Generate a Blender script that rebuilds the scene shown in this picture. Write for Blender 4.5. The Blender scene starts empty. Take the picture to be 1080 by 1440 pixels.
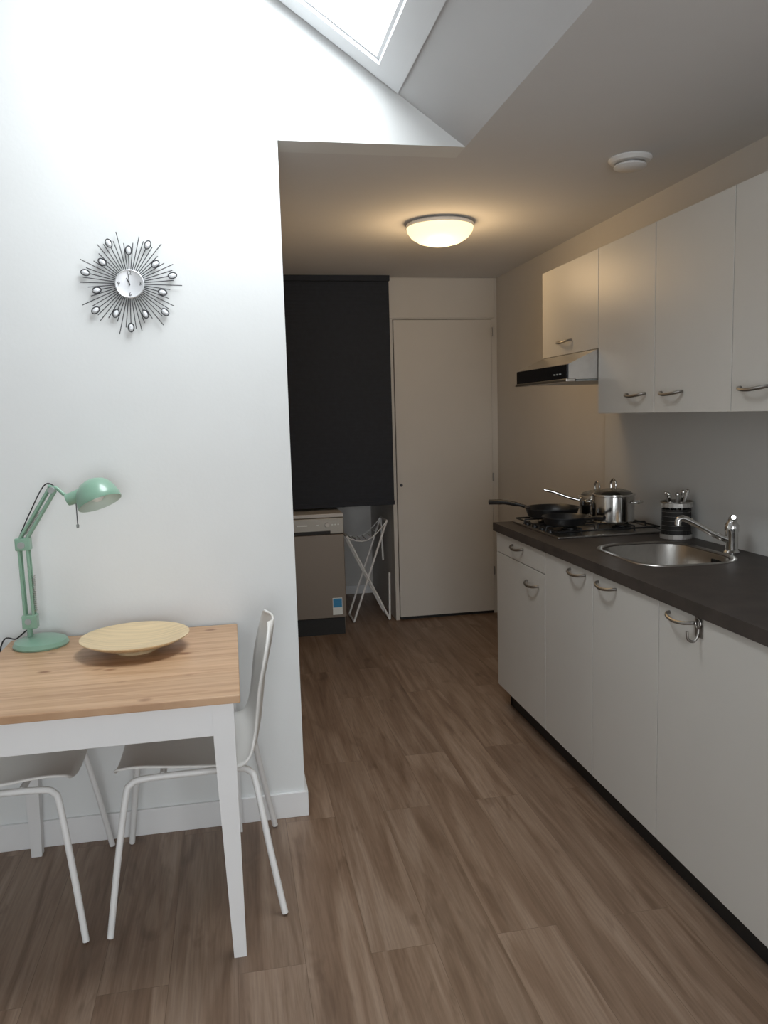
import bpy, bmesh, math, random
from mathutils import Vector, Matrix
random.seed(4)
scene = bpy.context.scene
scene.view_settings.view_transform = 'Standard'
COL = scene.collection
H = 1.47          # camera height
CEIL = 2.39       # kitchen ceiling
XW = 1.88         # right wall
YW = 2.815        # wall with the clock
XC = 0.206        # its corner
XS = 0.861        # where slope meets the flat ceiling
YB = 5.46         # back wall

# ------------------------------------------------------------------ materials
def mat(name, col, rough=0.5, metal=0.0, var=0.04, scale=6.0, bump=0.0, bscale=60.0, stretch=(1,1,1), emit=None, estr=0.0, coat=0.0):
    m = bpy.data.materials.new(name); m.use_nodes = True
    nt = m.node_tree; N = nt.nodes; L = nt.links
    b = N['Principled BSDF']
    tc = N.new('ShaderNodeTexCoord'); mp = N.new('ShaderNodeMapping')
    mp.inputs['Scale'].default_value = stretch
    L.new(tc.outputs['Object'], mp.inputs['Vector'])
    nz = N.new('ShaderNodeTexNoise'); nz.inputs['Scale'].default_value = scale; nz.inputs['Detail'].default_value = 4
    L.new(mp.outputs['Vector'], nz.inputs['Vector'])
    rp = N.new('ShaderNodeValToRGB')
    rp.color_ramp.elements[0].position = 0.3; rp.color_ramp.elements[1].position = 0.7
    rp.color_ramp.elements[0].color = (col[0]*(1-var), col[1]*(1-var), col[2]*(1-var), 1)
    rp.color_ramp.elements[1].color = (min(1,col[0]*(1+var)), min(1,col[1]*(1+var)), min(1,col[2]*(1+var)), 1)
    L.new(nz.outputs['Fac'], rp.inputs['Fac']); L.new(rp.outputs['Color'], b.inputs['Base Color'])
    b.inputs['Roughness'].default_value = rough; b.inputs['Metallic'].default_value = metal
    if coat: b.inputs['Coat Weight'].default_value = coat
    if bump > 0:
        n2 = N.new('ShaderNodeTexNoise'); n2.inputs['Scale'].default_value = bscale; n2.inputs['Detail'].default_value = 3
        L.new(mp.outputs['Vector'], n2.inputs['Vector'])
        bp = N.new('ShaderNodeBump'); bp.inputs['Strength'].default_value = bump; bp.inputs['Distance'].default_value = 0.002
        L.new(n2.outputs['Fac'], bp.inputs['Height']); L.new(bp.outputs['Normal'], b.inputs['Normal'])
    if emit:
        b.inputs['Emission Color'].default_value = (*emit, 1); b.inputs['Emission Strength'].default_value = estr
    return m

def floor_mat():
    m = bpy.data.materials.new('oak_vinyl_planks'); m.use_nodes = True
    nt = m.node_tree; N = nt.nodes; L = nt.links; b = N['Principled BSDF']
    tc = N.new('ShaderNodeTexCoord')
    mp = N.new('ShaderNodeMapping'); mp.inputs['Rotation'].default_value = (0, 0, math.radians(90)); mp.inputs['Location'].default_value = (0.33, 0.05, 0)
    L.new(tc.outputs['Object'], mp.inputs['Vector'])
    br = N.new('ShaderNodeTexBrick'); br.offset = 0.37; br.offset_frequency = 2
    br.inputs['Scale'].default_value = 1.0; br.inputs['Brick Width'].default_value = 1.22; br.inputs['Row Height'].default_value = 0.18
    br.inputs['Mortar Size'].default_value = 0.0008; br.inputs['Mortar Smooth'].default_value = 0.4; br.inputs['Bias'].default_value = 0
    br.inputs['Color1'].default_value = (0, 0, 0, 1); br.inputs['Color2'].default_value = (1, 1, 1, 1); br.inputs['Mortar'].default_value = (0.5, 0.5, 0.5, 1)
    L.new(mp.outputs['Vector'], br.inputs['Vector'])
    sc = N.new('ShaderNodeVectorMath'); sc.operation = 'SCALE'; sc.inputs['Scale'].default_value = 7.3
    L.new(br.outputs['Color'], sc.inputs[0])
    ad = N.new('ShaderNodeVectorMath'); ad.operation = 'ADD'
    L.new(tc.outputs['Object'], ad.inputs[0]); L.new(sc.outputs['Vector'], ad.inputs[1])
    def noise(scl, s, det, dist):
        mm = N.new('ShaderNodeMapping'); mm.inputs['Scale'].default_value = scl; L.new(ad.outputs['Vector'], mm.inputs['Vector'])
        g = N.new('ShaderNodeTexNoise'); g.inputs['Scale'].default_value = s; g.inputs['Detail'].default_value = det; g.inputs['Distortion'].default_value = dist
        L.new(mm.outputs['Vector'], g.inputs['Vector']); return g
    def mul(a, bb):
        mx = N.new('ShaderNodeMix'); mx.data_type = 'RGBA'; mx.blend_type = 'MULTIPLY'; mx.inputs[0].default_value = 1
        L.new(a, mx.inputs[6]); L.new(bb, mx.inputs[7]); return mx.outputs[2]
    g1 = noise((12, 0.9, 1), 1.3, 6, 1.2)
    r1 = N.new('ShaderNodeValToRGB'); cr = r1.color_ramp
    cr.elements[0].position = 0.28; cr.elements[0].color = (0.155, 0.095, 0.060, 1)
    cr.elements[1].position = 0.72; cr.elements[1].color = (0.325, 0.238, 0.176, 1)
    e = cr.elements.new(0.44); e.color = (0.215, 0.142, 0.096, 1)
    e = cr.elements.new(0.55); e.color = (0.260, 0.180, 0.126, 1)
    L.new(g1.outputs['Fac'], r1.inputs['Fac'])
    g2 = noise((75, 3.0, 1), 2.0, 4, 0.4)
    r2 = N.new('ShaderNodeValToRGB'); r2.color_ramp.elements[0].position = 0.34; r2.color_ramp.elements[0].color = (0.86, 0.84, 0.82, 1)
    r2.color_ramp.elements[1].position = 0.6; r2.color_ramp.elements[1].color = (1.04, 1.03, 1.03, 1)
    L.new(g2.outputs['Fac'], r2.inputs['Fac'])
    g3 = noise((6, 1.8, 1), 1.3, 3, 1.8)
    r4 = N.new('ShaderNodeValToRGB'); r4.color_ramp.elements[0].position = 0.24; r4.color_ramp.elements[0].color = (0.66, 0.62, 0.59, 1)
    r4.color_ramp.elements[1].position = 0.40; r4.color_ramp.elements[1].color = (1, 1, 1, 1)
    L.new(g3.outputs['Fac'], r4.inputs['Fac'])
    r3 = N.new('ShaderNodeValToRGB'); r3.color_ramp.elements[0].color = (0.95, 0.95, 0.95, 1); r3.color_ramp.elements[1].color = (1.06, 1.055, 1.05, 1)
    L.new(br.outputs['Color'], r3.inputs['Fac'])
    c = mul(mul(mul(r1.outputs['Color'], r2.outputs['Color']), r3.outputs['Color']), r4.outputs['Color'])
    mx3 = N.new('ShaderNodeMix'); mx3.data_type = 'RGBA'; mx3.inputs[7].default_value = (0.13, 0.085, 0.055, 1)
    L.new(br.outputs['Fac'], mx3.inputs[0]); L.new(c, mx3.inputs[6])
    L.new(mx3.outputs[2], b.inputs['Base Color'])
    b.inputs['Roughness'].default_value = 0.42
    bp = N.new('ShaderNodeBump'); bp.inputs['Strength'].default_value = 0.15; bp.inputs['Distance'].default_value = 0.001
    L.new(g2.outputs['Fac'], bp.inputs['Height']); L.new(bp.outputs['Normal'], b.inputs['Normal'])
    return m

def pine_mat():
    m = bpy.data.materials.new('pine_tabletop'); m.use_nodes = True
    nt = m.node_tree; N = nt.nodes; L = nt.links; b = N['Principled BSDF']
    tc = N.new('ShaderNodeTexCoord')
    br = N.new('ShaderNodeTexBrick'); br.offset = 0.0
    br.inputs['Scale'].default_value = 1.0; br.inputs['Brick Width'].default_value = 5; br.inputs['Row Height'].default_value = 0.125
    br.inputs['Mortar Size'].default_value = 0.0004
    br.inputs['Color1'].default_value = (0, 0, 0, 1); br.inputs['Color2'].default_value = (1, 1, 1, 1)
    L.new(tc.outputs['Object'], br.inputs['Vector'])
    sc = N.new('ShaderNodeVectorMath'); sc.operation = 'SCALE'; sc.inputs['Scale'].default_value = 5.1
    L.new(br.outputs['Color'], sc.inputs[0])
    ad = N.new('ShaderNodeVectorMath'); ad.operation = 'ADD'
    L.new(tc.outputs['Object'], ad.inputs[0]); L.new(sc.outputs['Vector'], ad.inputs[1])
    m1 = N.new('ShaderNodeMapping'); m1.inputs['Scale'].default_value = (1.2, 20, 1); L.new(ad.outputs['Vector'], m1.inputs['Vector'])
    g = N.new('ShaderNodeTexNoise'); g.inputs['Scale'].default_value = 2.0; g.inputs['Detail'].default_value = 4; g.inputs['Distortion'].default_value = 0.9
    L.new(m1.outputs['Vector'], g.inputs['Vector'])
    r = N.new('ShaderNodeValToRGB'); r.color_ramp.elements[0].position = 0.30; r.color_ramp.elements[0].color = (0.43, 0.250, 0.135, 1)
    r.color_ramp.elements[1].position = 0.60; r.color_ramp.elements[1].color = (0.58, 0.375, 0.225, 1)
    L.new(g.outputs['Fac'], r.inputs['Fac'])
    m2 = N.new('ShaderNodeMapping'); m2.inputs['Scale'].default_value = (5.5, 9, 0.01); L.new(ad.outputs['Vector'], m2.inputs['Vector'])
    v = N.new('ShaderNodeTexVoronoi'); v.inputs['Scale'].default_value = 1.0; L.new(m2.outputs['Vector'], v.inputs['Vector'])
    rk = N.new('ShaderNodeValToRGB'); rk.color_ramp.elements[0].position = 0.05; rk.color_ramp.elements[0].color = (0.40, 0.26, 0.18, 1)
    rk.color_ramp.elements[1].position = 0.14; rk.color_ramp.elements[1].color = (1, 1, 1, 1)
    L.new(v.outputs['Distance'], rk.inputs['Fac'])
    mx = N.new('ShaderNodeMix'); mx.data_type = 'RGBA'; mx.blend_type = 'MULTIPLY'; mx.inputs[0].default_value = 0.85
    L.new(r.outputs['Color'], mx.inputs[6]); L.new(rk.outputs['Color'], mx.inputs[7])
    r3 = N.new('ShaderNodeValToRGB'); r3.color_ramp.elements[0].color = (0.93, 0.91, 0.89, 1); r3.color_ramp.elements[1].color = (1.07, 1.07, 1.07, 1)
    L.new(br.outputs['Color'], r3.inputs['Fac'])
    mx2 = N.new('ShaderNodeMix'); mx2.data_type = 'RGBA'; mx2.blend_type = 'MULTIPLY'; mx2.inputs[0].default_value = 1
    L.new(mx.outputs[2], mx2.inputs[6]); L.new(r3.outputs['Color'], mx2.inputs[7])
    L.new(mx2.outputs[2], b.inputs['Base Color']); b.inputs['Roughness'].default_value = 0.4
    return m

def glass_mat(name, tint=(1,1,1), gl=0.1):
    m = bpy.data.materials.new(name); m.use_nodes = True
    nt = m.node_tree; N = nt.nodes; L = nt.links
    for n in list(N): N.remove(n)
    o = N.new('ShaderNodeOutputMaterial'); t = N.new('ShaderNodeBsdfTransparent'); g = N.new('ShaderNodeBsdfGlossy'); mx = N.new('ShaderNodeMixShader')
    t.inputs['Color'].default_value = (*tint, 1); g.inputs['Roughness'].default_value = 0.03; mx.inputs[0].default_value = gl
    L.new(t.outputs[0], mx.inputs[1]); L.new(g.outputs[0], mx.inputs[2]); L.new(mx.outputs[0], o.inputs[0])
    return m

M = dict(
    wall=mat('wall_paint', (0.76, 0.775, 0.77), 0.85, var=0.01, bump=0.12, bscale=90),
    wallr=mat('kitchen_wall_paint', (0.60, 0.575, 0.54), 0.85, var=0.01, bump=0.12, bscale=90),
    ceil=mat('ceiling_paint', (0.70, 0.70, 0.70), 0.9, var=0.01, bump=0.08),
    slope=mat('sloped_ceiling_paint', (0.64, 0.65, 0.66), 0.9, var=0.01, bump=0.08),
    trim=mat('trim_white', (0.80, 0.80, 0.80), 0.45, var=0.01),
    skyf=mat('skylight_frame_white', (0.74, 0.76, 0.78), 0.45, var=0.01),
    door=mat('door_white', (0.58, 0.55, 0.50), 0.45, var=0.012),
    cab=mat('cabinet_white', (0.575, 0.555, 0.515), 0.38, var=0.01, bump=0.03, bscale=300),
    carc=mat('carcass', (0.22, 0.21, 0.20), 0.6),
    kick=mat('toe_kick_dark', (0.012, 0.011, 0.010), 0.6),
    counter=mat('countertop_dark_brown', (0.044, 0.035, 0.030), 0.50, var=0.25, scale=14, bump=0.05, bscale=200),
    steel=mat('brushed_steel', (0.50, 0.48, 0.45), 0.30, 1.0, var=0.05, scale=40, stretch=(1, 12, 1)),
    handle=mat('handle_steel', (0.30, 0.285, 0.265), 0.35, 1.0, var=0.03),
    steeld=mat('perforated_steel', (0.52, 0.50, 0.47), 0.38, 0.65, var=0.05),
    chrome=mat('chrome', (0.70, 0.69, 0.67), 0.12, 1.0, var=0.01),
    black=mat('black_coating', (0.012, 0.012, 0.013), 0.35, var=0.1),
    blackgloss=mat('black_gloss', (0.010, 0.010, 0.011), 0.12, var=0.05),
    blind=mat('dark_blind_fabric', (0.023, 0.027, 0.036), 0.85, var=0.08, scale=30),
    dish=mat('dishwasher_grey', (0.210, 0.172, 0.135), 0.42, 0.2, var=0.03, scale=30, stretch=(1, 1, 14)),
    dishp=mat('dishwasher_panel', (0.36, 0.34, 0.30), 0.4, 0.2, var=0.02),
    dishl=mat('dishwasher_lid', (0.55, 0.53, 0.50), 0.4),
    blue=mat('sticker_blue', (0.03, 0.25, 0.50), 0.5),
    sticker=mat('sticker_white', (0.75, 0.78, 0.75), 0.5),
    mint=mat('sage_green_enamel', (0.235, 0.395, 0.295), 0.32, var=0.02, coat=0.3),
    mintin=mat('lamp_inner_white', (0.60, 0.68, 0.61), 0.5),
    greyp=mat('grey_plastic', (0.32, 0.34, 0.33), 0.4),
    bowl=mat('bamboo_bowl', (0.66, 0.51, 0.31), 0.5, var=0.14, scale=5, stretch=(1, 18, 1)),
    chair=mat('chair_white', (0.78, 0.77, 0.74), 0.40, var=0.01),
    whitem=mat('white_powdercoat', (0.82, 0.82, 0.81), 0.4, var=0.01),
    clk=mat('clock_dark_steel', (0.045, 0.045, 0.05), 0.4, 0.4),
    clkf=mat('clock_face_silver', (0.74, 0.75, 0.77), 0.4, 0.3, var=0.03, scale=20),
    gem=mat('crystal', (0.80, 0.82, 0.85), 0.10, 0.0),
    lampw=mat('opal_glass', (0.45, 0.43, 0.38), 0.35, emit=(1.0, 0.76, 0.42), estr=1.55),
    tile=mat('backsplash_panel', (0.63, 0.62, 0.595), 0.35, var=0.01),
    sky=glass_mat('skylight_glass', (1, 1, 1), 0.03),
    glid=glass_mat('lid_glass', (0.75, 0.78, 0.78), 0.3),
    floor=floor_mat(), pine=pine_mat(),
    niche=mat('niche_paint', (0.68, 0.66, 0.63), 0.8),
)

# ------------------------------------------------------------------ geometry helpers
def group(name, loc=(0, 0, 0)):
    e = bpy.data.objects.new(name, None); e.location = loc; e.empty_display_size = 0.1
    COL.objects.link(e); return e

def finish(name, bm, m, parent=None, smooth=False, mats=None, sharp=40):
    me = bpy.data.meshes.new(name)
    bmesh.ops.recalc_face_normals(bm, faces=bm.faces[:])
    bm.to_mesh(me); bm.free()
    o = bpy.data.objects.new(name, me); COL.objects.link(o)
    for x in (mats or [m]): me.materials.append(x)
    if smooth:
        for p in me.polygons: p.use_smooth = True
        try: me.set_sharp_from_angle(angle=math.radians(sharp))
        except Exception: pass
    if parent:
        o.parent = parent; o.matrix_parent_inverse = Matrix.Translation(-Vector(parent.location))
    return o

def bbox_bm(bm, x0, x1, y0, y1, z0, z1, bev=0.0):
    g = bmesh.ops.create_cube(bm, size=1.0)
    vs = g['verts']
    for v in vs:
        v.co = Vector((x0 + (v.co.x+.5)*(x1-x0), y0 + (v.co.y+.5)*(y1-y0), z0 + (v.co.z+.5)*(z1-z0)))
    if bev > 0:
        es = list({e for v in vs for e in v.link_edges})
        bmesh.ops.bevel(bm, geom=es, offset=bev, segments=2, affect='EDGES', profile=0.5)

def box(name, x0, x1, y0, y1, z0, z1, m, parent=None, bev=0.0):
    bm = bmesh.new(); bbox_bm(bm, x0, x1, y0, y1, z0, z1, bev)
    return finish(name, bm, m, parent)

def boxes(name, lst, m, parent=None, bev=0.0):
    bm = bmesh.new()
    for b in lst: bbox_bm(bm, *b, bev)
    return finish(name, bm, m, parent)

def prism(bm, poly, a0, a1, axis='y'):
    def P(p, a):
        return (p[0], a, p[1]) if axis == 'y' else ((p[0], p[1], a) if axis == 'z' else (a, p[0], p[1]))
    A = [bm.verts.new(P(p, a0)) for p in poly]; B = [bm.verts.new(P(p, a1)) for p in poly]
    n = len(poly)
    bm.faces.new(A); bm.faces.new(B[::-1])
    for i in range(n): bm.faces.new((A[i], B[i], B[(i+1) % n], A[(i+1) % n]))

def smooth_path(pts, k=8, closed=False):
    P = [Vector(p) for p in pts]; out = []; n = len(P)
    rng = n if closed else n-1
    for i in range(rng):
        if closed: p0, p1, p2, p3 = P[(i-1) % n], P[i], P[(i+1) % n], P[(i+2) % n]
        else: p0, p1, p2, p3 = P[max(i-1, 0)], P[i], P[i+1], P[min(i+2, n-1)]
        for j in range(k):
            t = j/k
            out.append(0.5*((2*p1) + (p2-p0)*t + (2*p0-5*p1+4*p2-p3)*t*t + (3*p1-p0-3*p2+p3)*t**3))
    if not closed: out.append(P[-1])
    return out

def sweep_bm(bm, pts, r, n=10, closed=False):
    P = [Vector(p) for p in pts]; N = len(P)
    R = r if isinstance(r, (list, tuple)) else [r]*N
    T = []
    for i in range(N):
        if closed: t = P[(i+1) % N]-P[(i-1) % N]
        else: t = P[min(i+1, N-1)]-P[max(i-1, 0)]
        T.append(t.normalized())
    up = Vector((0, 0, 1)) if abs(T[0].z) < 0.9 else Vector((1, 0, 0))
    nrm = (up - T[0]*up.dot(T[0])).normalized(); rings = []
    for i in range(N):
        nrm = (nrm - T[i]*nrm.dot(T[i])).normalized(); bi = T[i].cross(nrm)
        rings.append([bm.verts.new(P[i] + (nrm*math.cos(2*math.pi*k/n)+bi*math.sin(2*math.pi*k/n))*R[i]) for k in range(n)])
    for i in range(N if closed else N-1):
        a, b = rings[i], rings[(i+1) % N]
        for k in range(n): bm.faces.new((a[k], a[(k+1) % n], b[(k+1) % n], b[k]))
    if not closed:
        bm.faces.new(rings[0][::-1]); bm.faces.new(rings[-1])

def tube(name, pts, r, m, parent=None, n=10, closed=False):
    bm = bmesh.new(); sweep_bm(bm, pts, r, n, closed); return finish(name, bm, m, parent, True)

def tubes(name, plist, r, m, parent=None, n=8):
    bm = bmesh.new()
    for p in plist: sweep_bm(bm, p, r, n)
    return finish(name, bm, m, parent, True)

def lathe_bm(bm, prof, mtx, n=32, capstart=True, capend=True):
    rings = []
    for (r, z) in prof:
        if r < 1e-6: rings.append([bm.verts.new(mtx @ Vector((0, 0, z)))])
        else: rings.append([bm.verts.new(mtx @ Vector((r*math.cos(2*math.pi*k/n), r*math.sin(2*math.pi*k/n), z))) for k in range(n)])
    for a, b in zip(rings[:-1], rings[1:]):
        if len(a) == 1 and len(b) == 1: continue
        for k in range(n):
            k2 = (k+1) % n
            if len(a) == 1: bm.faces.new((a[0], b[k], b[k2]))
            elif len(b) == 1: bm.faces.new((a[k], a[k2], b[0]))
            else: bm.faces.new((a[k], a[k2], b[k2], b[k]))
    if capstart and len(rings[0]) > 1: bm.faces.new(rings[0][::-1])
    if capend and len(rings[-1]) > 1: bm.faces.new(rings[-1])

def lathe(name, prof, loc, m, parent=None, n=40, rot=None, caps=(True, True), sharp=35):
    bm = bmesh.new(); mtx = Matrix.Translation(loc) @ (rot.to_4x4() if rot else Matrix.Identity(4))
    lathe_bm(bm, prof, mtx, n, *caps); return finish(name, bm, m, parent, True, sharp=sharp)

def rot_to(d):
    return Vector((0, 0, 1)).rotation_difference(Vector(d).normalized()).to_matrix()

def rr_loop(cx, cy, hx, hy, rad, z, k=6):
    pts = []
    for (sx, sy, a0) in ((1, 1, 0), (-1, 1, 90), (-1, -1, 180), (1, -1, 270)):
        for j in range(k+1):
            a = math.radians(a0+90*j/k)
            pts.append((cx+sx*(hx-rad)+rad*math.cos(a), cy+sy*(hy-rad)+rad*math.sin(a), z))
    return pts

def loft(name, loops, m, parent=None, cap0=False, cap1=True):
    bm = bmesh.new(); R = [[bm.verts.new(p) for p in l] for l in loops]; n = len(R[0])
    for a, b in zip(R[:-1], R[1:]):
        for k in range(n): bm.faces.new((a[k], a[(k+1) % n], b[(k+1) % n], b[k]))
    if cap0: bm.faces.new(R[0][::-1])
    if cap1: bm.faces.new(R[-1])
    return finish(name, bm, m, parent, True, sharp=50)

def cut(obj, cutter):
    md = obj.modifiers.new('b', 'BOOLEAN'); md.operation = 'DIFFERENCE'; md.solver = 'EXACT'; md.object = cutter
    bpy.context.view_layer.update()
    dg = bpy.context.evaluated_depsgraph_get()
    me = bpy.data.meshes.new_from_object(obj.evaluated_get(dg))
    obj.modifiers.clear(); obj.data = me
    bpy.data.objects.remove(cutter, do_unlink=True)

# ------------------------------------------------------------------ ROOM
XL, YR = -3.2, -2.2
RIDX = -1.4
def zs(x): return CEIL + 0.70*(XS-x) if x >= RIDX else CEIL + 0.70*(XS-RIDX) - 0.70*(RIDX-x)

box('floor', XL-.1, XW+.1, YR-.1, 6.5, -0.08, 0, M['floor'])
bm = bmesh.new()
prism(bm, [(XL, 0), (XC, 0), (XC, CEIL), (XS, CEIL), (RIDX, zs(RIDX)), (XL, zs(XL))], YW, YW+0.12)
finish('wall_front', bm, M['wall'])
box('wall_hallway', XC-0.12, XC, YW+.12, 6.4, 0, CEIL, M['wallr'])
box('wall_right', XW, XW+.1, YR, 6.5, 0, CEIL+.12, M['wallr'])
box('wall_left', XL-.1, XL, YR, YW+.12, 0, zs(XL)+.3, M['wall'])
wx0, wx1, wz0, wz1 = -1.0, 1.1, 0.15, 2.15
bm = bmesh.new()
prism(bm, [(XL, 0), (XW, 0), (XW, wz0), (XL, wz0)], YR-.12, YR)
prism(bm, [(XL, wz0), (wx0, wz0), (wx0, wz1), (XL, wz1)], YR-.12, YR)
prism(bm, [(wx1, wz0), (XW, wz0), (XW, wz1), (wx1, wz1)], YR-.12, YR)
prism(bm, [(XL, wz1), (XW, wz1), (XW, CEIL), (XS, CEIL), (RIDX, zs(RIDX)), (XL, zs(XL))], YR-.12, YR)
finish('wall_rear', bm, M['wall'])
w2 = group('window_2', ((wx0+wx1)/2, YR-.06, 1.2))
boxes('window_frame', [(wx0, wx1, YR-.09, YR-.03, wz0, wz0+.06), (wx0, wx1, YR-.09, YR-.03, wz1-.06, wz1), (wx0, wx0+.06, YR-.09, YR-.03, wz0, wz1),
                       (wx1-.06, wx1, YR-.09, YR-.03, wz0, wz1), ((wx0+wx1)/2-.03, (wx0+wx1)/2+.03, YR-.09, YR-.03, wz0, wz1)], M['trim'], w2)
DX0, DX1, DZ = 1.135, 1.835, 2.105
box('wall_back', 1.105, XW, YB, YB+.10, DZ+.004, CEIL, M['door'])
box('trim_3', 1.105, DX0-.004, YB, YB+.10, 0, DZ+.004, M['door'])
box('trim_4', DX1+.004, XW, YB, YB+.10, 0, DZ+.004, M['door'])
box('wall_closet', 1.165, XW, YB+.30, YB+.36, 0, CEIL, M['niche'])
box('wall_niche', 1.105, 1.165, YB+.10, 6.4, 0, CEIL, M['niche'])
box('wall_niche', XC-.12, 1.165, 6.4, 6.5, 0, CEIL, M['niche'])
boxes('ceiling', [(XS, XW, YR, YW+.12, CEIL, CEIL+.12), (XC-.12, XW, YW+.12, 6.5, CEIL, CEIL+.12)], M['ceil'])
sx0, sx1, sy0, sy1 = -0.20, 0.618, 1.80, 2.795
bm = bmesh.new()
def strip(xa, xb, y0, y1, lo=0.0, hi=0.24): prism(bm, [(xa, zs(xa)+lo), (xb, zs(xb)+lo), (xb, zs(xb)+hi), (xa, zs(xa)+hi)], y0, y1)
strip(sx1, XS, YR, YW); strip(RIDX, sx0, YR, YW); strip(sx0, sx1, YR, sy0); strip(sx0, sx1, sy1, YW)
strip(XL, RIDX, YR, YW)
finish('ceiling_sloped', bm, M['slope'])
w1 = group('window_1', (.2, 2.3, 2.9))
ix0, ix1, iy0, iy1 = -0.12, 0.540, 1.90, 2.712
bm = bmesh.new()
strip(ix1, sx1, sy0, sy1, -.012, .05); strip(sx0, ix0, sy0, sy1, -.012, .05)
strip(ix0, ix1, sy0, iy0, -.012, .05); strip(ix0, ix1, iy1, sy1, -.012, .05)
finish('skylight_frame', bm, M['skyf'], w1)
bm = bmesh.new()
s = .009
strip(ix1-s, ix1, iy0, iy1, .004, .03); strip(ix0, ix0+s, iy0, iy1, .004, .03)
strip(ix0+s, ix1-s, iy0, iy0+s, .004, .03); strip(ix0+s, ix1-s, iy1-s, iy1, .004, .03)
finish('skylight_sash', bm, M['skyf'], w1)
bm = bmesh.new(); strip(ix0+s, ix1-s, iy0+s, iy1-s, .012, .018); finish('skylight_pane', bm, M['sky'], w1)

boxes('baseboard_front', [(XL, XC+.012, YW-.012, YW, 0, .095)], M['trim'], bev=.002)
boxes('baseboard_hallway', [(XC, XC+.012, YW, 5.0, 0, .095)], M['trim'])
boxes('baseboard_niche', [(XC, 1.105, 6.388, 6.4, 0, .07)], M['trim'])
boxes('baseboard_right', [(XW-.012, XW, 3.75, YB, 0, .07)], M['trim'])
box('trim_1', 1.868, XW, 1.0, 3.77, .925, 1.60, M['tile'])

d = group('door_1', (1.485, YB, 0))
box('door_leaf', DX0, DX1, YB-.012, YB+.03, .022, DZ, M['door'], d, .002)
box('door_gap_shadow', DX0-.002, DX1+.002, YB+.005, YB+.06, 0, .018, M['kick'], d)  # dark strip standing in for the shadow under the door leaf
lathe('keyhole', [(0, 0), (.011, 0), (.011, .004), (0, .004)], (1.163, YB-.012, 0.97), M['clk'], d, 16, rot_to((0, -1, 0)))
for i, z in enumerate((.32, 1.0, 2.02)):
    tube('hinge_%d' % (i+1), [(DX1+.002, YB-.018, z-.03), (DX1+.002, YB-.018, z+.03)], .006, M['handle'], d)
boxes('trim_2', [(1.107, XW-.02, YB-.010, YB-.0005, DZ+.012, CEIL-.004)], M['door'], bev=.002)

# ------------------------------------------------------------------ blind in front of niche
g = group('roller_blind', (.66, 5.40, 0.84))
bm = bmesh.new(); nf = 64; x0, x1 = XC+.01, 1.10; z0, z1 = .87, 2.36
pa = pb = None
for i in range(nf*2+1):
    z = z0+(z1-z0)*i/(nf*2); y = 5.40+(.0010 if i % 2 else -.0002)
    a = bm.verts.new((x0, y, z)); b = bm.verts.new((x1, y, z))
    if pa: bm.faces.new((pa, pb, b, a))
    pa, pb = a, b
o = finish('blind_fabric', bm, M['blind'], g); md = o.modifiers.new('s', 'SOLIDIFY'); md.thickness = .002
box('blind_bottom_bar', x0, x1+.002, 5.388, 5.412, .842, .872, M['blind'], g, .003)
box('blind_cassette', x0, x1+.002, 5.37, 5.43, 2.352, CEIL-.001, M['blind'], g, .003)

# ------------------------------------------------------------------ dishwasher
g = group('dishwasher', (.49, 5.45, 0))
a, b, yf = .262, .712, 5.20
box('body', a+.004, b-.004, yf+.03, 5.78, .03, .80, M['dish'], g, .003)
box('top_lid', a, b, yf, 5.79, .80, .825, M['dishl'], g, .004)
box('front_door', a, b, yf, yf+.03, .12, .685, M['dish'], g, .004)
box('control_panel', a, b, yf-.004, yf+.03, .690, .797, M['dishp'], g, .006)
box('handle_recess', a+.04, b-.09, yf-.007, yf-.002, .692, .712, M['kick'], g, .002)
box('plinth', a+.01, b-.01, yf+.02, yf+.05, .0, .115, M['kick'], g)
lathe('program_knob', [(0, 0), (.016, 0), (.014, .012), (0, .013)], (.60, yf-.004, .752), M['dishl'], g, 24, rot_to((0, -1, 0)))
boxes('buttons', [(.53+.0, .545, yf-.007, yf-.003, .748, .756), (.63, .64, yf-.007, yf-.003, .748, .756), (.65, .66, yf-.007, yf-.003, .748, .756), (.67, .68, yf-.007, yf-.003, .748, .756)], M['sticker'], g)
boxes('logo_plate', [(.40, .47, yf-.006, yf-.003, .748, .756)], M['sticker'], g)
box('energy_label', .62, .685, yf-.002, yf+.0005, .12+.02, .255, M['sticker'], g)
box('energy_label_band', .623, .682, yf-.003, yf, .19, .25, M['blue'], g)
tube('drain_hose', smooth_path([(.70, 5.62, .86), (.76, 5.55, .835), (.84, 5.55, .87), (.86, 5.7, .92), (.84, 6.2, .95)]), .014, M['black'], g)

# ------------------------------------------------------------------ folding rack
g = group('folding_drying_rack', (.92, 5.55, 0))
L = []
for y in (5.47, 5.70):
    L.append([(.77, y, .62), (1.06, y, .008)]); L.append([(1.055, y, .72), (.80, y, .008)])
for (x, z) in ((.77, .62), (1.055, .72), (1.06, .012), (.80, .012)):
    L.append([(x, 5.47, z), (x, 5.70, z)])
L.append([(1.06, 5.47, .01), (1.065, 5.47, .35)]); L.append([(1.055, 5.70, .72), (1.065, 5.70, .40)])
tubes('rack_frame', L, .0075, M['whitem'], g)
def rk(t, y): return (.77+.285*t, y, .62+.10*t-.08*math.sin(math.pi*t))
L = [[rk(k/8, 5.47) for k in range(9)], [rk(k/8, 5.70) for k in range(9)]]
for k in range(1, 8): L.append([rk(k/8, 5.47), rk(k/8, 5.70)])
tubes('rack_wires', L, .0035, M['whitem'], g, 6)

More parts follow.
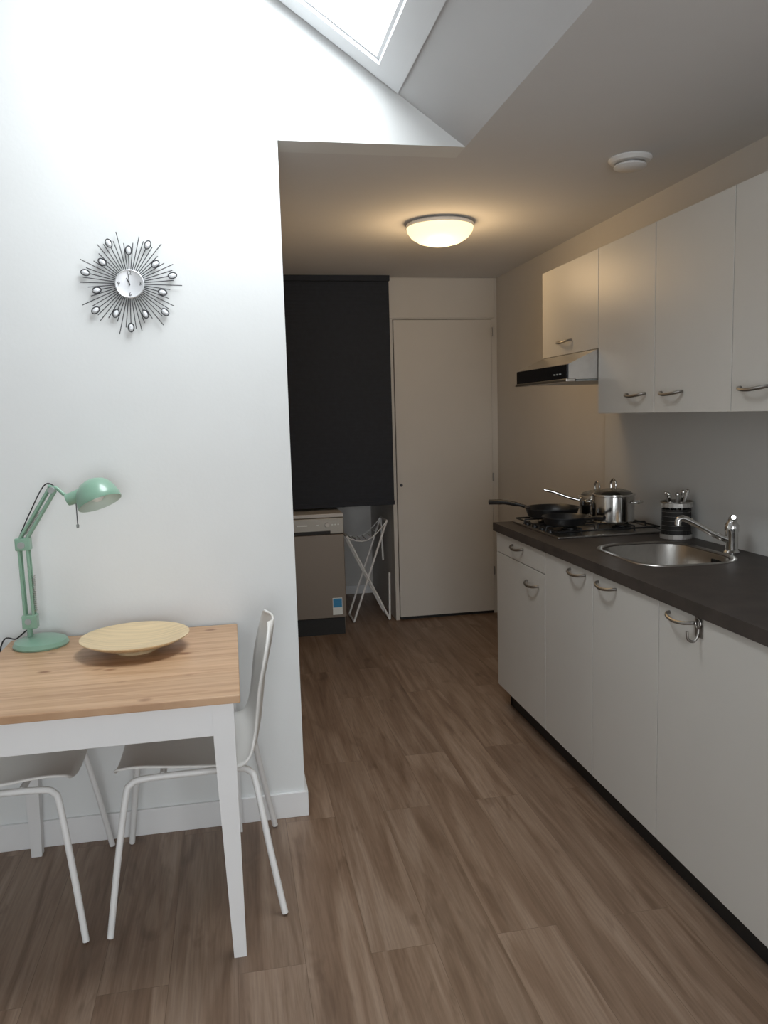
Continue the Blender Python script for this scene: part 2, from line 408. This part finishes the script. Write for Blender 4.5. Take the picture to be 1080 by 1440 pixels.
# ------------------------------------------------------------------ kitchen base cabinets
XF = 1.262; Y_END = 3.70
seams = [3.70, 3.085, 2.636, 2.183, 1.58, 0.98]
g = group('kitchen_base_cabinet', (1.55, 2.3, 0))
box('carcass', XF+.020, XW-.004, .98, Y_END, .11, .883, M['carc'], g)
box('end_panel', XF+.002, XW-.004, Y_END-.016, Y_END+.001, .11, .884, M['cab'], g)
box('toe_kick', XF+.06, XF+.075, .98, Y_END-.02, 0, .11, M['kick'], g)
box('toe_kick_end', XF+.06, XW-.004, Y_END-.04, Y_END-.025, 0, .11, M['kick'], g)
gp = .0018
def bow_handle(bm, x, y, z, L=.066):
    pts = smooth_path([(x, y-L, z+.004), (x-.012, y-L*.93, z+.003), (x-.024, y-L*.6, z-.001), (x-.029, y, z-.004), (x-.024, y+L*.6, z-.001), (x-.012, y+L*.93, z+.003), (x, y+L, z+.004)], 5)
    sweep_bm(bm, pts, .0055, 8)
hb = bmesh.new()
for i in range(5):
    y1, y0 = seams[i]-gp, seams[i+1]+gp
    if i == 0:
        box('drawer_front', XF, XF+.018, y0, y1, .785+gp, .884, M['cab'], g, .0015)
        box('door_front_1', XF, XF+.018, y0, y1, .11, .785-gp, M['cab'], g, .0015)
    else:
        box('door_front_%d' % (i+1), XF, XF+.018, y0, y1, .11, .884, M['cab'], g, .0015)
for (y, z) in ((3.40, .846), (3.22, .715), (2.763, .853), (2.525, .852), (2.056, .856), (1.40, .856)): bow_handle(hb, XF, y, z)
finish('handles', hb, M['handle'], g, True)

g = group('towel_hook', (XF, 1.965, .86))
bm = bmesh.new()
bbox_bm(bm, XF-.0035, XF-.001, 1.948, 1.984, .825, .8848)
finish('hook_plate', bm, M['handle'], g)
tube('hook_arm', smooth_path([(XF-.004, 1.965, .872), (XF-.006, 1.965, .835), (XF-.018, 1.965, .815), (XF-.036, 1.965, .822), (XF-.040, 1.965, .845)]), .004, M['handle'], g)
tube('hook_ring', smooth_path([(XF-.006, 1.965+.012*math.cos(t), .865+.014*math.sin(t)) for t in [2*math.pi*q/8 for q in range(8)]], 3, True), .0025, M['handle'], g, 8, True)

ct = box('kitchen_countertop', XF-.012, XW-.002, .98, Y_END+.018, .885, .925, M['counter'])
SX, SY, SHX, SHY = 1.565, 2.68, .175, .225
cl = loft('cutter', [rr_loop(SX, SY, SHX-.002, SHY-.002, .11, .80), rr_loop(SX, SY, SHX-.002, SHY-.002, .11, 1.0)], M['steel'], None, True, True)
cut(ct, cl)
cb = bpy.data.objects['carcass']
cl = box('cutter2', SX-.19, SX+.19, SY-.235, SY+.235, .70, 1.0, M['steel']); cut(cb, cl)
g = group('kitchen_sink', (SX, SY, .925))
loft('sink_bowl', [rr_loop(SX, SY, SHX+.022, SHY+.022, .125, .9255), rr_loop(SX, SY, SHX+.020, SHY+.020, .123, .9285), rr_loop(SX, SY, SHX+.004, SHY+.004, .112, .928), rr_loop(SX, SY, SHX-.004, SHY-.004, .105, .920),
                   rr_loop(SX, SY, SHX-.012, SHY-.012, .10, .80), rr_loop(SX, SY, SHX-.025, SHY-.025, .09, .782), rr_loop(SX, SY, SHX-.05, SHY-.05, .07, .777), rr_loop(SX, SY, .045, .045, .0449, .774)], M['steel'], g)
lathe('drain', [(0, .004), (.02, .004), (.036, .003), (.04, 0)], (SX, SY, .7745), M['chrome'], g, 24, caps=(False, False))
boxes('overflow_slots', [(SX+SHX-.016, SX+SHX-.009, SY-.11+.012*i, SY-.104+.012*i, .885, .905) for i in range(5)], M['kick'], g)
g = group('faucet', (1.77, 2.60, .925))
FX, FY = 1.79, 2.60
lathe('faucet_body', [(0, 0), (.029, 0), (.029, .006), (.023, .014), (.022, .075), (.025, .085), (.025, .105), (.018, .118), (0, .122)], (FX, FY, .925), M['chrome'], g, 28)
tube('spout', smooth_path([(FX-.01, FY, .975), (FX-.06, FY+.005, .995), (FX-.14, FY+.012, 1.040), (FX-.185, FY+.016, 1.062), (FX-.203, FY+.018, 1.058), (FX-.207, FY+.018, 1.038)]), .0115, M['chrome'], g, 14)
tube('lever', smooth_path([(FX, FY, 1.04), (FX+.002, FY-.004, 1.056), (FX-.01, FY-.02, 1.062), (FX-.028, FY-.05, 1.066)]), [.016]*8+[.011]*8+[.008]*9, M['chrome'], g)

# ------------------------------------------------------------------ hob
g = group('gas_hob', (1.58, 3.4, .925))
HX0, HX1, HY0, HY1 = 1.335, 1.825, 3.115, 3.665
box('hob_plate', HX0, HX1, HY0, HY1, .9255, .934, M['steel'], g, .003)
burn = [(1.455, 3.265), (1.455, 3.525), (1.70, 3.265), (1.70, 3.525)]
bm = bmesh.new()
for (x, y) in burn: lathe_bm(bm, [(0, 0), (.042, 0), (.042, .008), (.030, .010), (.030, .016), (0, .017)], Matrix.Translation((x, y, .934)), 24)
finish('burners', bm, M['black'], g, True)
L = []
for (x, y) in burn:
    for a in range(4):
        ca, sa = math.cos(a*math.pi/2), math.sin(a*math.pi/2)
        L.append([(x+.025*ca, y+.025*sa, .958), (x+.112*ca, y+.112*sa, .958), (x+.116*ca, y+.116*sa, .936)])
for (xa, xb, ya, yb) in ((1.345, 1.815, 3.145, 3.385), (1.345, 1.815, 3.405, 3.645)):
    L.append([(xa, ya, .95), (xb, ya, .95), (xb, yb, .95), (xa, yb, .95), (xa, ya, .95)])
tubes('grates', L, .0040, M['black'], g)
for i in range(4):
    lathe('knob_%d' % (i+1), [(0, 0), (.015, 0), (.013, .016), (0, .017)], (1.355, 3.25+.09*i, .934), M['black'], g, 20)

def panprof(r, h, t=.003): return [(0, 0), (r*.82, 0), (r*.9, .006), (r, h), (r+.004, h+.001), (r+.003, h+.004), (r-t, h), (r*.9-t, .010), (r*.8, .005), (0, .005)]
GZ = .9635
g = group('frying_pan', (1.49, 3.53, GZ))
c = (1.480, 3.530, GZ+.001)
lathe('pan_body', panprof(.125, .042), c, M['black'], g)
tube('pan_handle', smooth_path([(1.405, 3.62, GZ+.035), (1.36, 3.66, GZ+.05), (1.30, 3.71, GZ+.060), (1.245, 3.755, GZ+.058)]), [.008]*9+[.011]*8+[.013]*8, M['black'], g)
g = group('frying_pan', (1.42, 3.26, GZ))
lathe('pan_body', panprof(.098, .034), (1.43, 3.265, GZ+.001), M['black'], g)
tube('pan_handle', smooth_path([(1.48, 3.185, GZ+.032), (1.51, 3.13, GZ+.043), (1.53, 3.09, GZ+.046)]), [.007]*8+[.010]*9, M['black'], g)

def pot(name, cx, cy, r, h, lid=True, long=None):
    g = group(name, (cx, cy, GZ))
    lathe('pot_body', [(0, 0), (r-.006, 0), (r, .006), (r, h), (r+.004, h+.002), (r+.003, h+.005), (r-.003, h+.003), (r-.003, .006), (0, .004)], (cx, cy, GZ+.001), M['chrome'], g)
    if lid:
        lathe('lid_glass', [(r-.004, 0), (r*.8, .014), (r*.4, .024), (.014, .027), (0, .027)], (cx, cy, GZ+h+.007), M['glid'], g, caps=(False, False))
        lathe('lid_rim', [(r-.006, 0), (r+.003, 0), (r+.003, .005), (r-.008, .006), (r-.006, 0)], (cx, cy, GZ+h+.005), M['chrome'], g, caps=(False, False))
        z = GZ+h+.034
        tube('lid_knob', smooth_path([(cx, cy-.022, z), (cx, cy-.021, z+.025), (cx, cy, z+.040), (cx, cy+.021, z+.025), (cx, cy+.022, z)], 6), .005, M['chrome'], g)
    if long:
        tube('long_handle', smooth_path(long), .0075, M['chrome'], g)
    else:
        for i, s in enumerate((-1, 1)):
            dv = Vector((.75*s, -.66*s, 0)); pv = Vector((.66, .75, 0)); b0 = Vector((cx, cy, GZ+h*.78))
            tube('side_handle_%d' % (i+1), smooth_path([b0+dv*(r-.001)-pv*.035, b0+dv*(r+.025)-pv*.033, b0+dv*(r+.034), b0+dv*(r+.025)+pv*.033, b0+dv*(r-.001)+pv*.035]), .0045, M['chrome'], g)
pot('cooking_pot', 1.668, 3.285, .092, .115)
pot('saucepan', 1.71, 3.53, .085, .085, True, [(1.63, 3.555, GZ+.07), (1.58, 3.575, GZ+.085), (1.52, 3.60, GZ+.11), (1.475, 3.615, GZ+.122)])

# ------------------------------------------------------------------ utensil holder
g = group('utensil_holder', (1.80, 3.01, .925))
cx, cy, r, hh = 1.798, 2.985, .064, .150
bm = bmesh.new(); nn, nz = 22, 8; R = []
for j in range(nz+1):
    R.append([bm.verts.new((cx+r*math.cos(2*math.pi*(q+.0)/nn), cy+r*math.sin(2*math.pi*q/nn), .9265+hh*j/nz)) for q in range(nn)])
mid = []
for j in range(nz):
    for q in range(nn):
        f = bm.faces.new((R[j][q], R[j][(q+1) % nn], R[j+1][(q+1) % nn], R[j+1][q]))
        if 0 < j < nz-1: mid.append(f)
bmesh.ops.inset_individual(bm, faces=mid, thickness=.0055)
bmesh.ops.delete(bm, geom=mid, context='FACES')
bm.faces.new(R[0][::-1])
o = finish('holder_cup', bm, M['steeld'], g, False); md = o.modifiers.new('s', 'SOLIDIFY'); md.thickness = .001
lathe('holder_inner_shade', [(0, 0), (r-.006, 0), (r-.006, hh-.03)], (cx, cy, .928), M['kick'], g, 32, caps=(False, False))  # black sleeve added inside the cup so its holes look shaded
tube('holder_rim', [(cx+r*math.cos(t), cy+r*math.sin(t), .9265+hh) for t in [2*math.pi*q/32 for q in range(32)]], .003, M['steel'], g, 8, True)
for i in range(8):
    a = i*2.4; dx, dy = .03*math.cos(a), .03*math.sin(a)
    top = Vector((cx+dx*1.4, cy+dy*1.4, .925+.175+.010*(i % 3)))
    bot = Vector((cx-dx*.3, cy-dy*.3, .94))
    tube('utensil_stem_%d' % i, [bot, bot.lerp(top, .5), bot.lerp(top, .82), top], [.003, .003, .006, .009], M['steeld'] if i % 2 else M['chrome'], g, 8)
    bm = bmesh.new(); bmesh.ops.create_uvsphere(bm, u_segments=14, v_segments=10, radius=1)
    for v in bm.verts: v.co = Vector((v.co.x*(.009), v.co.y*.009, v.co.z*.010)) + top
    finish('utensil_end_%d' % i, bm, M['chrome'] if i % 3 else M['greyp'], g, True)

# ------------------------------------------------------------------ wall cabinets + hood
XU = 1.50
g = group('kitchen_wall_cabinet', (1.7, 2.3, 1.45))
ys = [3.69, 3.094, 2.649, 2.20, 1.75, 1.30]
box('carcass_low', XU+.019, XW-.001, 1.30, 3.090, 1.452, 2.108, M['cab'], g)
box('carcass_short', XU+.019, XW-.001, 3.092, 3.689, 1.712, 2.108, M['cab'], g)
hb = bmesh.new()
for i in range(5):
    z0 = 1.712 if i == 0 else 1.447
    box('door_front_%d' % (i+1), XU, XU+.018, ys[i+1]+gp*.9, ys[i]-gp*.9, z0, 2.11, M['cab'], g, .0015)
for (y, z) in ((3.42, 1.767), (2.776, 1.513), (2.53, 1.513), (2.087, 1.514), (1.60, 1.514)): bow_handle(hb, XU, y, z)
finish('handles', hb, M['handle'], g, True)

g = group('range_hood', (1.6, 3.39, 1.6))
bm = bmesh.new(); prism(bm, [(XW-.002, 1.710), (1.499, 1.710), (1.372, 1.652), (1.372, 1.590), (XW-.002, 1.590)], 3.097, 3.685)
finish('hood_body', bm, M['steel'], g)
box('hood_front_panel', 1.366, 1.373, 3.099, 3.683, 1.592, 1.650, M['blackgloss'], g, .001)
box('hood_lip', 1.360, 1.40, 3.095, 3.687, 1.580, 1.592, M['steel'], g, .002)
box('hood_filter', 1.42, 1.84, 3.13, 3.65, 1.583, 1.589, M['greyp'], g)
boxes('hood_switches', [(1.362, 1.367, 3.16+.03*i, 3.170+.03*i, 1.610, 1.616) for i in range(3)], M['greyp'], g)

# ------------------------------------------------------------------ ceiling lamp, vent
g = group('ceiling_light', (1.06, 3.91, CEIL))
lathe('lamp_base', [(0, 0), (.150, 0), (.166, -.010), (.168, -.022), (.160, -.026), (0, -.026)], (1.06, 3.91, CEIL-.0005), M['whitem'], g, 48)
lathe('lamp_shade', [(.164, -.022), (.160, -.042), (.140, -.070), (.105, -.092), (.06, -.105), (.02, -.110), (0, -.1105)], (1.06, 3.91, CEIL), M['lampw'], g, 48, caps=(False, False), sharp=80)
lt = bpy.data.lights.new('ceiling_light_bulb', 'POINT'); lt.energy = 6.5; lt.color = (1, .68, .36); lt.shadow_soft_size = .12
o = bpy.data.objects.new('ceiling_light_bulb', lt); o.location = (1.06, 3.91, CEIL-.26); COL.objects.link(o); o.parent = g; o.matrix_parent_inverse = Matrix.Translation(-g.location)

g = group('ceiling_vent', (1.515, 2.87, CEIL))
lathe('vent_ring', [(0, 0), (.078, 0), (.080, -.006), (.070, -.016), (.056, -.018), (.050, -.012), (0, -.012)], (1.515, 2.87, CEIL-.0005), M['whitem'], g)
lathe('vent_disc', [(0, -.012), (.02, -.012), (.02, -.024), (.058, -.026), (.060, -.032), (.05, -.038), (0, -.040)], (1.515, 2.87, CEIL), M['whitem'], g)

# ------------------------------------------------------------------ clock
CX, CZ = -.299, 1.918; CY = YW-.012
g = group('sunburst_wall_clock', (CX, YW, CZ))
ry = rot_to((0, -1, 0))
lathe('clock_face', [(0, 0), (.047, 0), (.047, .012), (.044, .015), (.041, .013), (0, .013)], (CX, YW-.001, CZ), M['clkf'], g, 48, ry)
bm = bmesh.new(); gb = bmesh.new()
def pr(a, r, y=CY): return Vector((CX+r*math.sin(a), y, CZ+r*math.cos(a)))
for i in range(56):
    a = 2*math.pi*i/56+.03
    if i % 4 == 0:
        R1 = .128 if (i//4) % 2 else .094
        sweep_bm(bm, [pr(a, .04), pr(a, R1)], .0014, 6)
        c = pr(a, R1+.013); u = (pr(a, 1)-pr(a, 0)).normalized(); w = Vector((u.z, 0, -u.x))
        sweep_bm(bm, [c+u*.0140*math.cos(t)+w*.0095*math.sin(t) for t in [2*math.pi*q/16 for q in range(16)]], .0017, 6, True)
        r_ = bmesh.ops.create_icosphere(gb, subdivisions=2, radius=1)
        for v in r_['verts']: v.co = c + u*v.co.z*.0105 + w*v.co.x*.0068 + Vector((0, v.co.y*.004, 0))
    else:
        R1 = (.0, .142, .168, .130)[i % 4] if (i//4) % 2 else (.0, .132, .156, .146)[i % 4]
        sweep_bm(bm, [pr(a, .04), pr(a, R1)], .0013, 6)
finish('clock_rays', bm, M['clk'], g, True); finish('clock_crystals', gb, M['gem'], g)
yh = YW-.0155
tube('hour_hand', [pr(-.45, -.004, yh), pr(-.45, .020, yh)], .0015, M['kick'], g, 6)
tube('minute_hand', [pr(-.08, -.006, yh-.001), pr(-.08, .031, yh-.001)], .0011, M['kick'], g, 6)
for i, (txt, a) in enumerate((('12', 0), ('3', .5), ('6', 1), ('9', 1.5))):
    cu = bpy.data.curves.new('num', 'FONT'); cu.body = txt; cu.size = .017; cu.align_x = 'CENTER'; cu.align_y = 'CENTER'; cu.extrude = .0003
    t = bpy.data.objects.new('num', cu); COL.objects.link(t); bpy.context.view_layer.update()
    me = bpy.data.meshes.new_from_object(t.evaluated_get(bpy.context.evaluated_depsgraph_get())); bpy.data.objects.remove(t, do_unlink=True)
    p = pr(a*math.pi, .034, YW-.0145)
    me.transform(Matrix.Translation(p) @ Matrix.Rotation(math.radians(90), 4, 'X'))
    me.materials.clear(); me.materials.append(M['kick'])
    t = bpy.data.objects.new('numeral_'+txt, me); COL.objects.link(t); t.parent = g; t.matrix_parent_inverse = Matrix.Translation(-g.location)

# ------------------------------------------------------------------ dining table
TX0, TX1, TY0, TY1, TZ = -.755, -.008, 2.050, 2.795, .75
g = group('dining_table', ((TX0+TX1)/2, (TY0+TY1)/2, 0))
box('table_top', TX0, TX1, TY0, TY1, TZ-.022, TZ, M['pine'], g, .003)
i_ = .022
boxes('apron', [(TX0+.05, TX1-.05, TY0+i_+.004, TY0+i_+.024, TZ-.115, TZ-.022), (TX0+.05, TX1-.05, TY1-i_-.024, TY1-i_-.004, TZ-.115, TZ-.022),
                (TX0+i_+.004, TX0+i_+.024, TY0+.05, TY1-.05, TZ-.115, TZ-.022), (TX1-i_-.024, TX1-i_-.004, TY0+.05, TY1-.05, TZ-.115, TZ-.022)], M['trim'], g, .001)
n = 0
for sx, X in ((1, TX0+i_-.004), (-1, TX1-i_+.004)):
    for sy, Y in ((1, TY0+i_-.004), (-1, TY1-i_+.004)):
        n += 1; bm = bmesh.new(); R = []
        for (z, w) in ((0, .034), (TZ-.13, .056), (TZ-.022, .056)):
            R.append([bm.verts.new(p) for p in ((X, Y, z), (X+sx*w, Y, z), (X+sx*w, Y+sy*w, z), (X, Y+sy*w, z))])
        for p, q in zip(R[:-1], R[1:]):
            for k in range(4): bm.faces.new((p[k], p[(k+1) % 4], q[(k+1) % 4], q[k]))
        bm.faces.new(R[0]); bm.faces.new(R[-1])
        finish('leg_%d' % n, bm, M['trim'], g)

# ------------------------------------------------------------------ chairs
def chair(cx, cy, ang):
    g = group('dining_chair', (cx, cy, 0)); ca, sa = math.cos(ang), math.sin(ang)
    def W(x, y, z): return Vector((cx+ca*x-sa*y, cy+sa*x+ca*y, z))
    prof = [(.235, .425, .165), (.222, .443, .19), (.16, .452, .205), (.06, .446, .215), (-.05, .440, .222), (-.125, .446, .224), (-.172, .472, .215), (-.192, .53, .200), (-.203, .60, .195), (-.214, .68, .195), (-.230, .75, .192), (-.242, .800, .175), (-.248, .832, .135), (-.250, .842, .07)]
    sp = smooth_path(prof, 4); bm = bmesh.new(); NW = 14; G = []
    for j, p in enumerate(sp):
        hw = p.z; row = []; z = p.y; x = p.x
        up = min(1, max(0, (x+.16)/.1))
        for i in range(NW+1):
            t = -1+2*i/NW; c = abs(t)**2.6
            row.append(bm.verts.new(W(x + (1-up)*c*.022, t*hw, z + up*c*.028)))
        G.append(row)
    for a, b in zip(G[:-1], G[1:]):
        for i in range(NW): bm.faces.new((a[i], a[i+1], b[i+1], b[i]))
    o = finish('seat_shell', bm, M['chair'], g, True, sharp=80)
    md = o.modifiers.new('s', 'SOLIDIFY'); md.thickness = .007; md.offset = 0
    P = []
    for s in (-1, 1):
        P.append(smooth_path([W(.262, s*.262, .006), W(.235, s*.228, .20), W(.205, s*.19, .385), W(.19, s*.178, .418), W(.15, s*.17, .428), W(0, s*.165, .428), W(-.12, s*.168, .428), W(-.155, s*.176, .418), W(-.17, s*.19, .385), W(-.20, s*.228, .20), W(-.235, s*.262, .006)], 5))
    P.append([W(.10, -.165, .430), W(.10, .165, .430)]); P.append([W(-.10, -.165, .430), W(-.10, .165, .430)])
    tubes('chair_frame', P, .0098, M['whitem'], g, 10)
chair(-.145, 2.49, math.pi)
chair(-.735, 2.49, 0)

# ------------------------------------------------------------------ bowl
g = group('wooden_bowl', (-.325, 2.555, TZ))
lathe('bowl_body', [(0, 0), (.062, 0), (.064, .008), (.058, .014), (.095, .020), (.135, .031), (.165, .046), (.167, .050), (.163, .051), (.13, .040), (.09, .030), (.04, .025), (0, .024)], (-.325, 2.555, TZ+.0005), M['bowl'], g, 56)

# ------------------------------------------------------------------ desk lamp
LX, LY = -.640, 2.705
g = group('desk_lamp', (LX, LY, TZ))
lathe('lamp_foot', [(0, 0), (.084, 0), (.086, .006), (.080, .018), (.06, .026), (.02, .030), (0, .030)], (LX, LY, TZ+.0005), M['mint'], g)
p0 = Vector((LX-.034, LY+.01, TZ+.028)); p1 = Vector((LX-.034, LY+.01, TZ+.07))
tube('post', [p0, p1], .009, M['mint'], g)
el = Vector((-.672, LY, 1.085)); sh = Vector((-.568, LY-.005, 1.258)); a0 = Vector((-.670, LY, TZ+.085))
off = Vector((0, .012, 0)); ox = Vector((.016, 0, .004))
def bar(bm, a, b, w=.0048): sweep_bm(bm, [a, b], w, 6)
bm = bmesh.new()
for o_ in (-off, off):
    bar(bm, a0+o_-ox*.6, el+o_-ox*.6); bar(bm, a0+o_+ox*1.0, el+o_+ox*1.0)
    e2 = el+Vector((0, 0, .012))
    perp = Vector((-.5, 0, .32)).normalized()*.009
    bar(bm, e2+o_+perp, sh+o_+perp); bar(bm, e2+o_-perp, sh+o_-perp)
finish('arms', bm, M['mint'], g, True)
bm = bmesh.new()
bbox_bm(bm, a0.x-.02, a0.x+.026, LY-.017, LY+.017, TZ+.06, TZ+.105, .003)
bbox_bm(bm, el.x-.02, el.x+.026, LY-.017, LY+.017, el.z-.018, el.z+.022, .003)
finish('joint_blocks', bm, M['mint'], g)
bm = bmesh.new()
for (c, r) in ((el, .011), (sh, .010), (a0, .010)):
    lathe_bm(bm, [(0, -.022), (r, -.022), (r, .022), (0, .022)], Matrix.Translation(c) @ rot_to((0, 1, 0)).to_4x4(), 16)
finish('joint_knobs', bm, M['greyp'], g, True)
def spring(bm, a, b, r=.006, turns=18):
    a, b = Vector(a), Vector(b); d = (b-a).normalized(); u = d.cross(Vector((0, 1, 0))).normalized(); w = d.cross(u); n = turns*8
    sweep_bm(bm, [a.lerp(b, i/n)+(u*math.cos(i*math.pi/4)+w*math.sin(i*math.pi/4))*r for i in range(n+1)], .0012, 5)
bm = bmesh.new(); spring(bm, a0+Vector((.02, 0, .03)), a0+Vector((.022, 0, .15))); spring(bm, el+Vector((.012, 0, .03)), el.lerp(sh, .6)); finish('springs', bm, M['steel'], g, True)
nk = Vector((-.508, LY-.02, 1.232))
tube('head_link', smooth_path([sh+Vector((-.012, 0, .012)), sh+Vector((.014, 0, .004)), sh.lerp(nk, .6), nk]), .006, M['mint'], g)
tube('link_wire', smooth_path([el+Vector((-.01, 0, .02)), el.lerp(sh, .5)+Vector((-.022, 0, .014)), sh+Vector((-.02, 0, .018)), sh+Vector((.02, 0, .0))]), .002, M['black'], g)
ax = Vector((-.34, .30, .88)).normalized()
top = Vector((-.440, LY-.055, 1.286)); Rm = rot_to(ax)
F = .94
def sc_(p): return [(a*F, b*F) for a, b in p]
def onax(t): return top+ax*t
lathe('shade_outer', sc_([(.0725, -.085), (.074, -.080), (.072, -.066), (.067, -.046), (.058, -.026), (.043, -.010), (.024, -.001), (0, .002)]), top, M['mint'], g, 40, Rm, (False, False), 80)
lathe('shade_inner', sc_([(.0723, -.085), (.070, -.066), (.065, -.047), (.056, -.028), (.041, -.013), (.023, -.004), (0, -.002)]), top, M['mintin'], g, 40, Rm, (False, False), 80)
lathe('socket', [(0, 0), (.018, 0), (.020, .010), (.020, .045), (.014, .05), (0, .05)], top+Vector((-.076, .0, -.060)), M['mint'], g, 20, rot_to((.9, .0, .35)))
bm = bmesh.new(); bmesh.ops.create_uvsphere(bm, u_segments=20, v_segments=14, radius=.023)
for v in bm.verts: v.co += onax(-.050)
finish('bulb', bm, M['sticker'], g, True)
tube('pull_chain', [nk+Vector((.014, -.01, -.01)), nk+Vector((.014, -.01, -.085))], .0017, M['clk'], g, 6)
lathe('pull_knob', [(0, 0), (.004, .002), (.005, .01), (.002, .016), (0, .016)], nk+Vector((.014, -.01, -.100)), M['greyp'], g, 12)
tube('power_cord', smooth_path([(LX-.03, LY+.04, TZ+.02), (LX-.05, LY+.06, TZ+.04), (LX-.09, LY+.06, TZ+.012), (LX-.14, LY+.06, TZ-.01), (LX-.20, LY+.09, .45), (LX-.35, LY+.095, .12)]), .0025, M['black'], g, 6)

# ------------------------------------------------------------------ lights
def area(name, loc, direction, sx, sy, e, col):
    l = bpy.data.lights.new(name, 'AREA'); l.shape = 'RECTANGLE'; l.size = sx; l.size_y = sy; l.energy = e; l.color = col
    o = bpy.data.objects.new(name, l); o.location = loc
    o.rotation_euler = Vector(direction).to_track_quat('-Z', 'Y').to_euler(); COL.objects.link(o); return o
o = area('skylight_daylight', (0, 0, 0), (-.7, 0, -1), 1, 1, 30, (.92, .97, 1.0))
nx = Vector((-.7, 0, -1)).normalized(); yy = Vector((0, 1, 0)); xx = yy.cross(-nx)
mw = Matrix((xx, yy, -nx)).transposed().to_4x4(); cxs = .208
mw.translation = Vector((cxs, 2.305, zs(cxs)+.07)); o.matrix_world = mw
o.data.size = .80; o.data.size_y = .81
area('window_daylight', ((wx0+wx1)/2, YR-.14, 1.15), (0, 1, 0), 2.0, 1.9, 50, (.94, .975, 1.0))

w = bpy.data.worlds.new('world'); scene.world = w; w.use_nodes = True
bg = w.node_tree.nodes['Background']; bg.inputs['Color'].default_value = (.88, .94, 1, 1); bg.inputs['Strength'].default_value = 2.6

# ------------------------------------------------------------------ camera
cam = bpy.data.cameras.new('camera'); co = bpy.data.objects.new('camera', cam); COL.objects.link(co)
ey = Vector((-.1898, .1149, .9751)); ex = Vector((.9815, .0503, .1851)); ez = Vector((-.0278, .9921, -.1223))
right = Vector((ex.x, ey.x, ez.x)).normalized(); fwd = Vector((ex.z, ey.z, ez.z)).normalized(); fwd = (fwd-right*fwd.dot(right)).normalized()
up = right.cross(fwd)
mw = Matrix((right, up, -fwd)).transposed().to_4x4(); mw.translation = Vector((0, 0, H)); co.matrix_world = mw
cam.sensor_fit = 'VERTICAL'; cam.sensor_height = 24; cam.lens = 24*1120/1440; cam.clip_start = .02
scene.camera = co
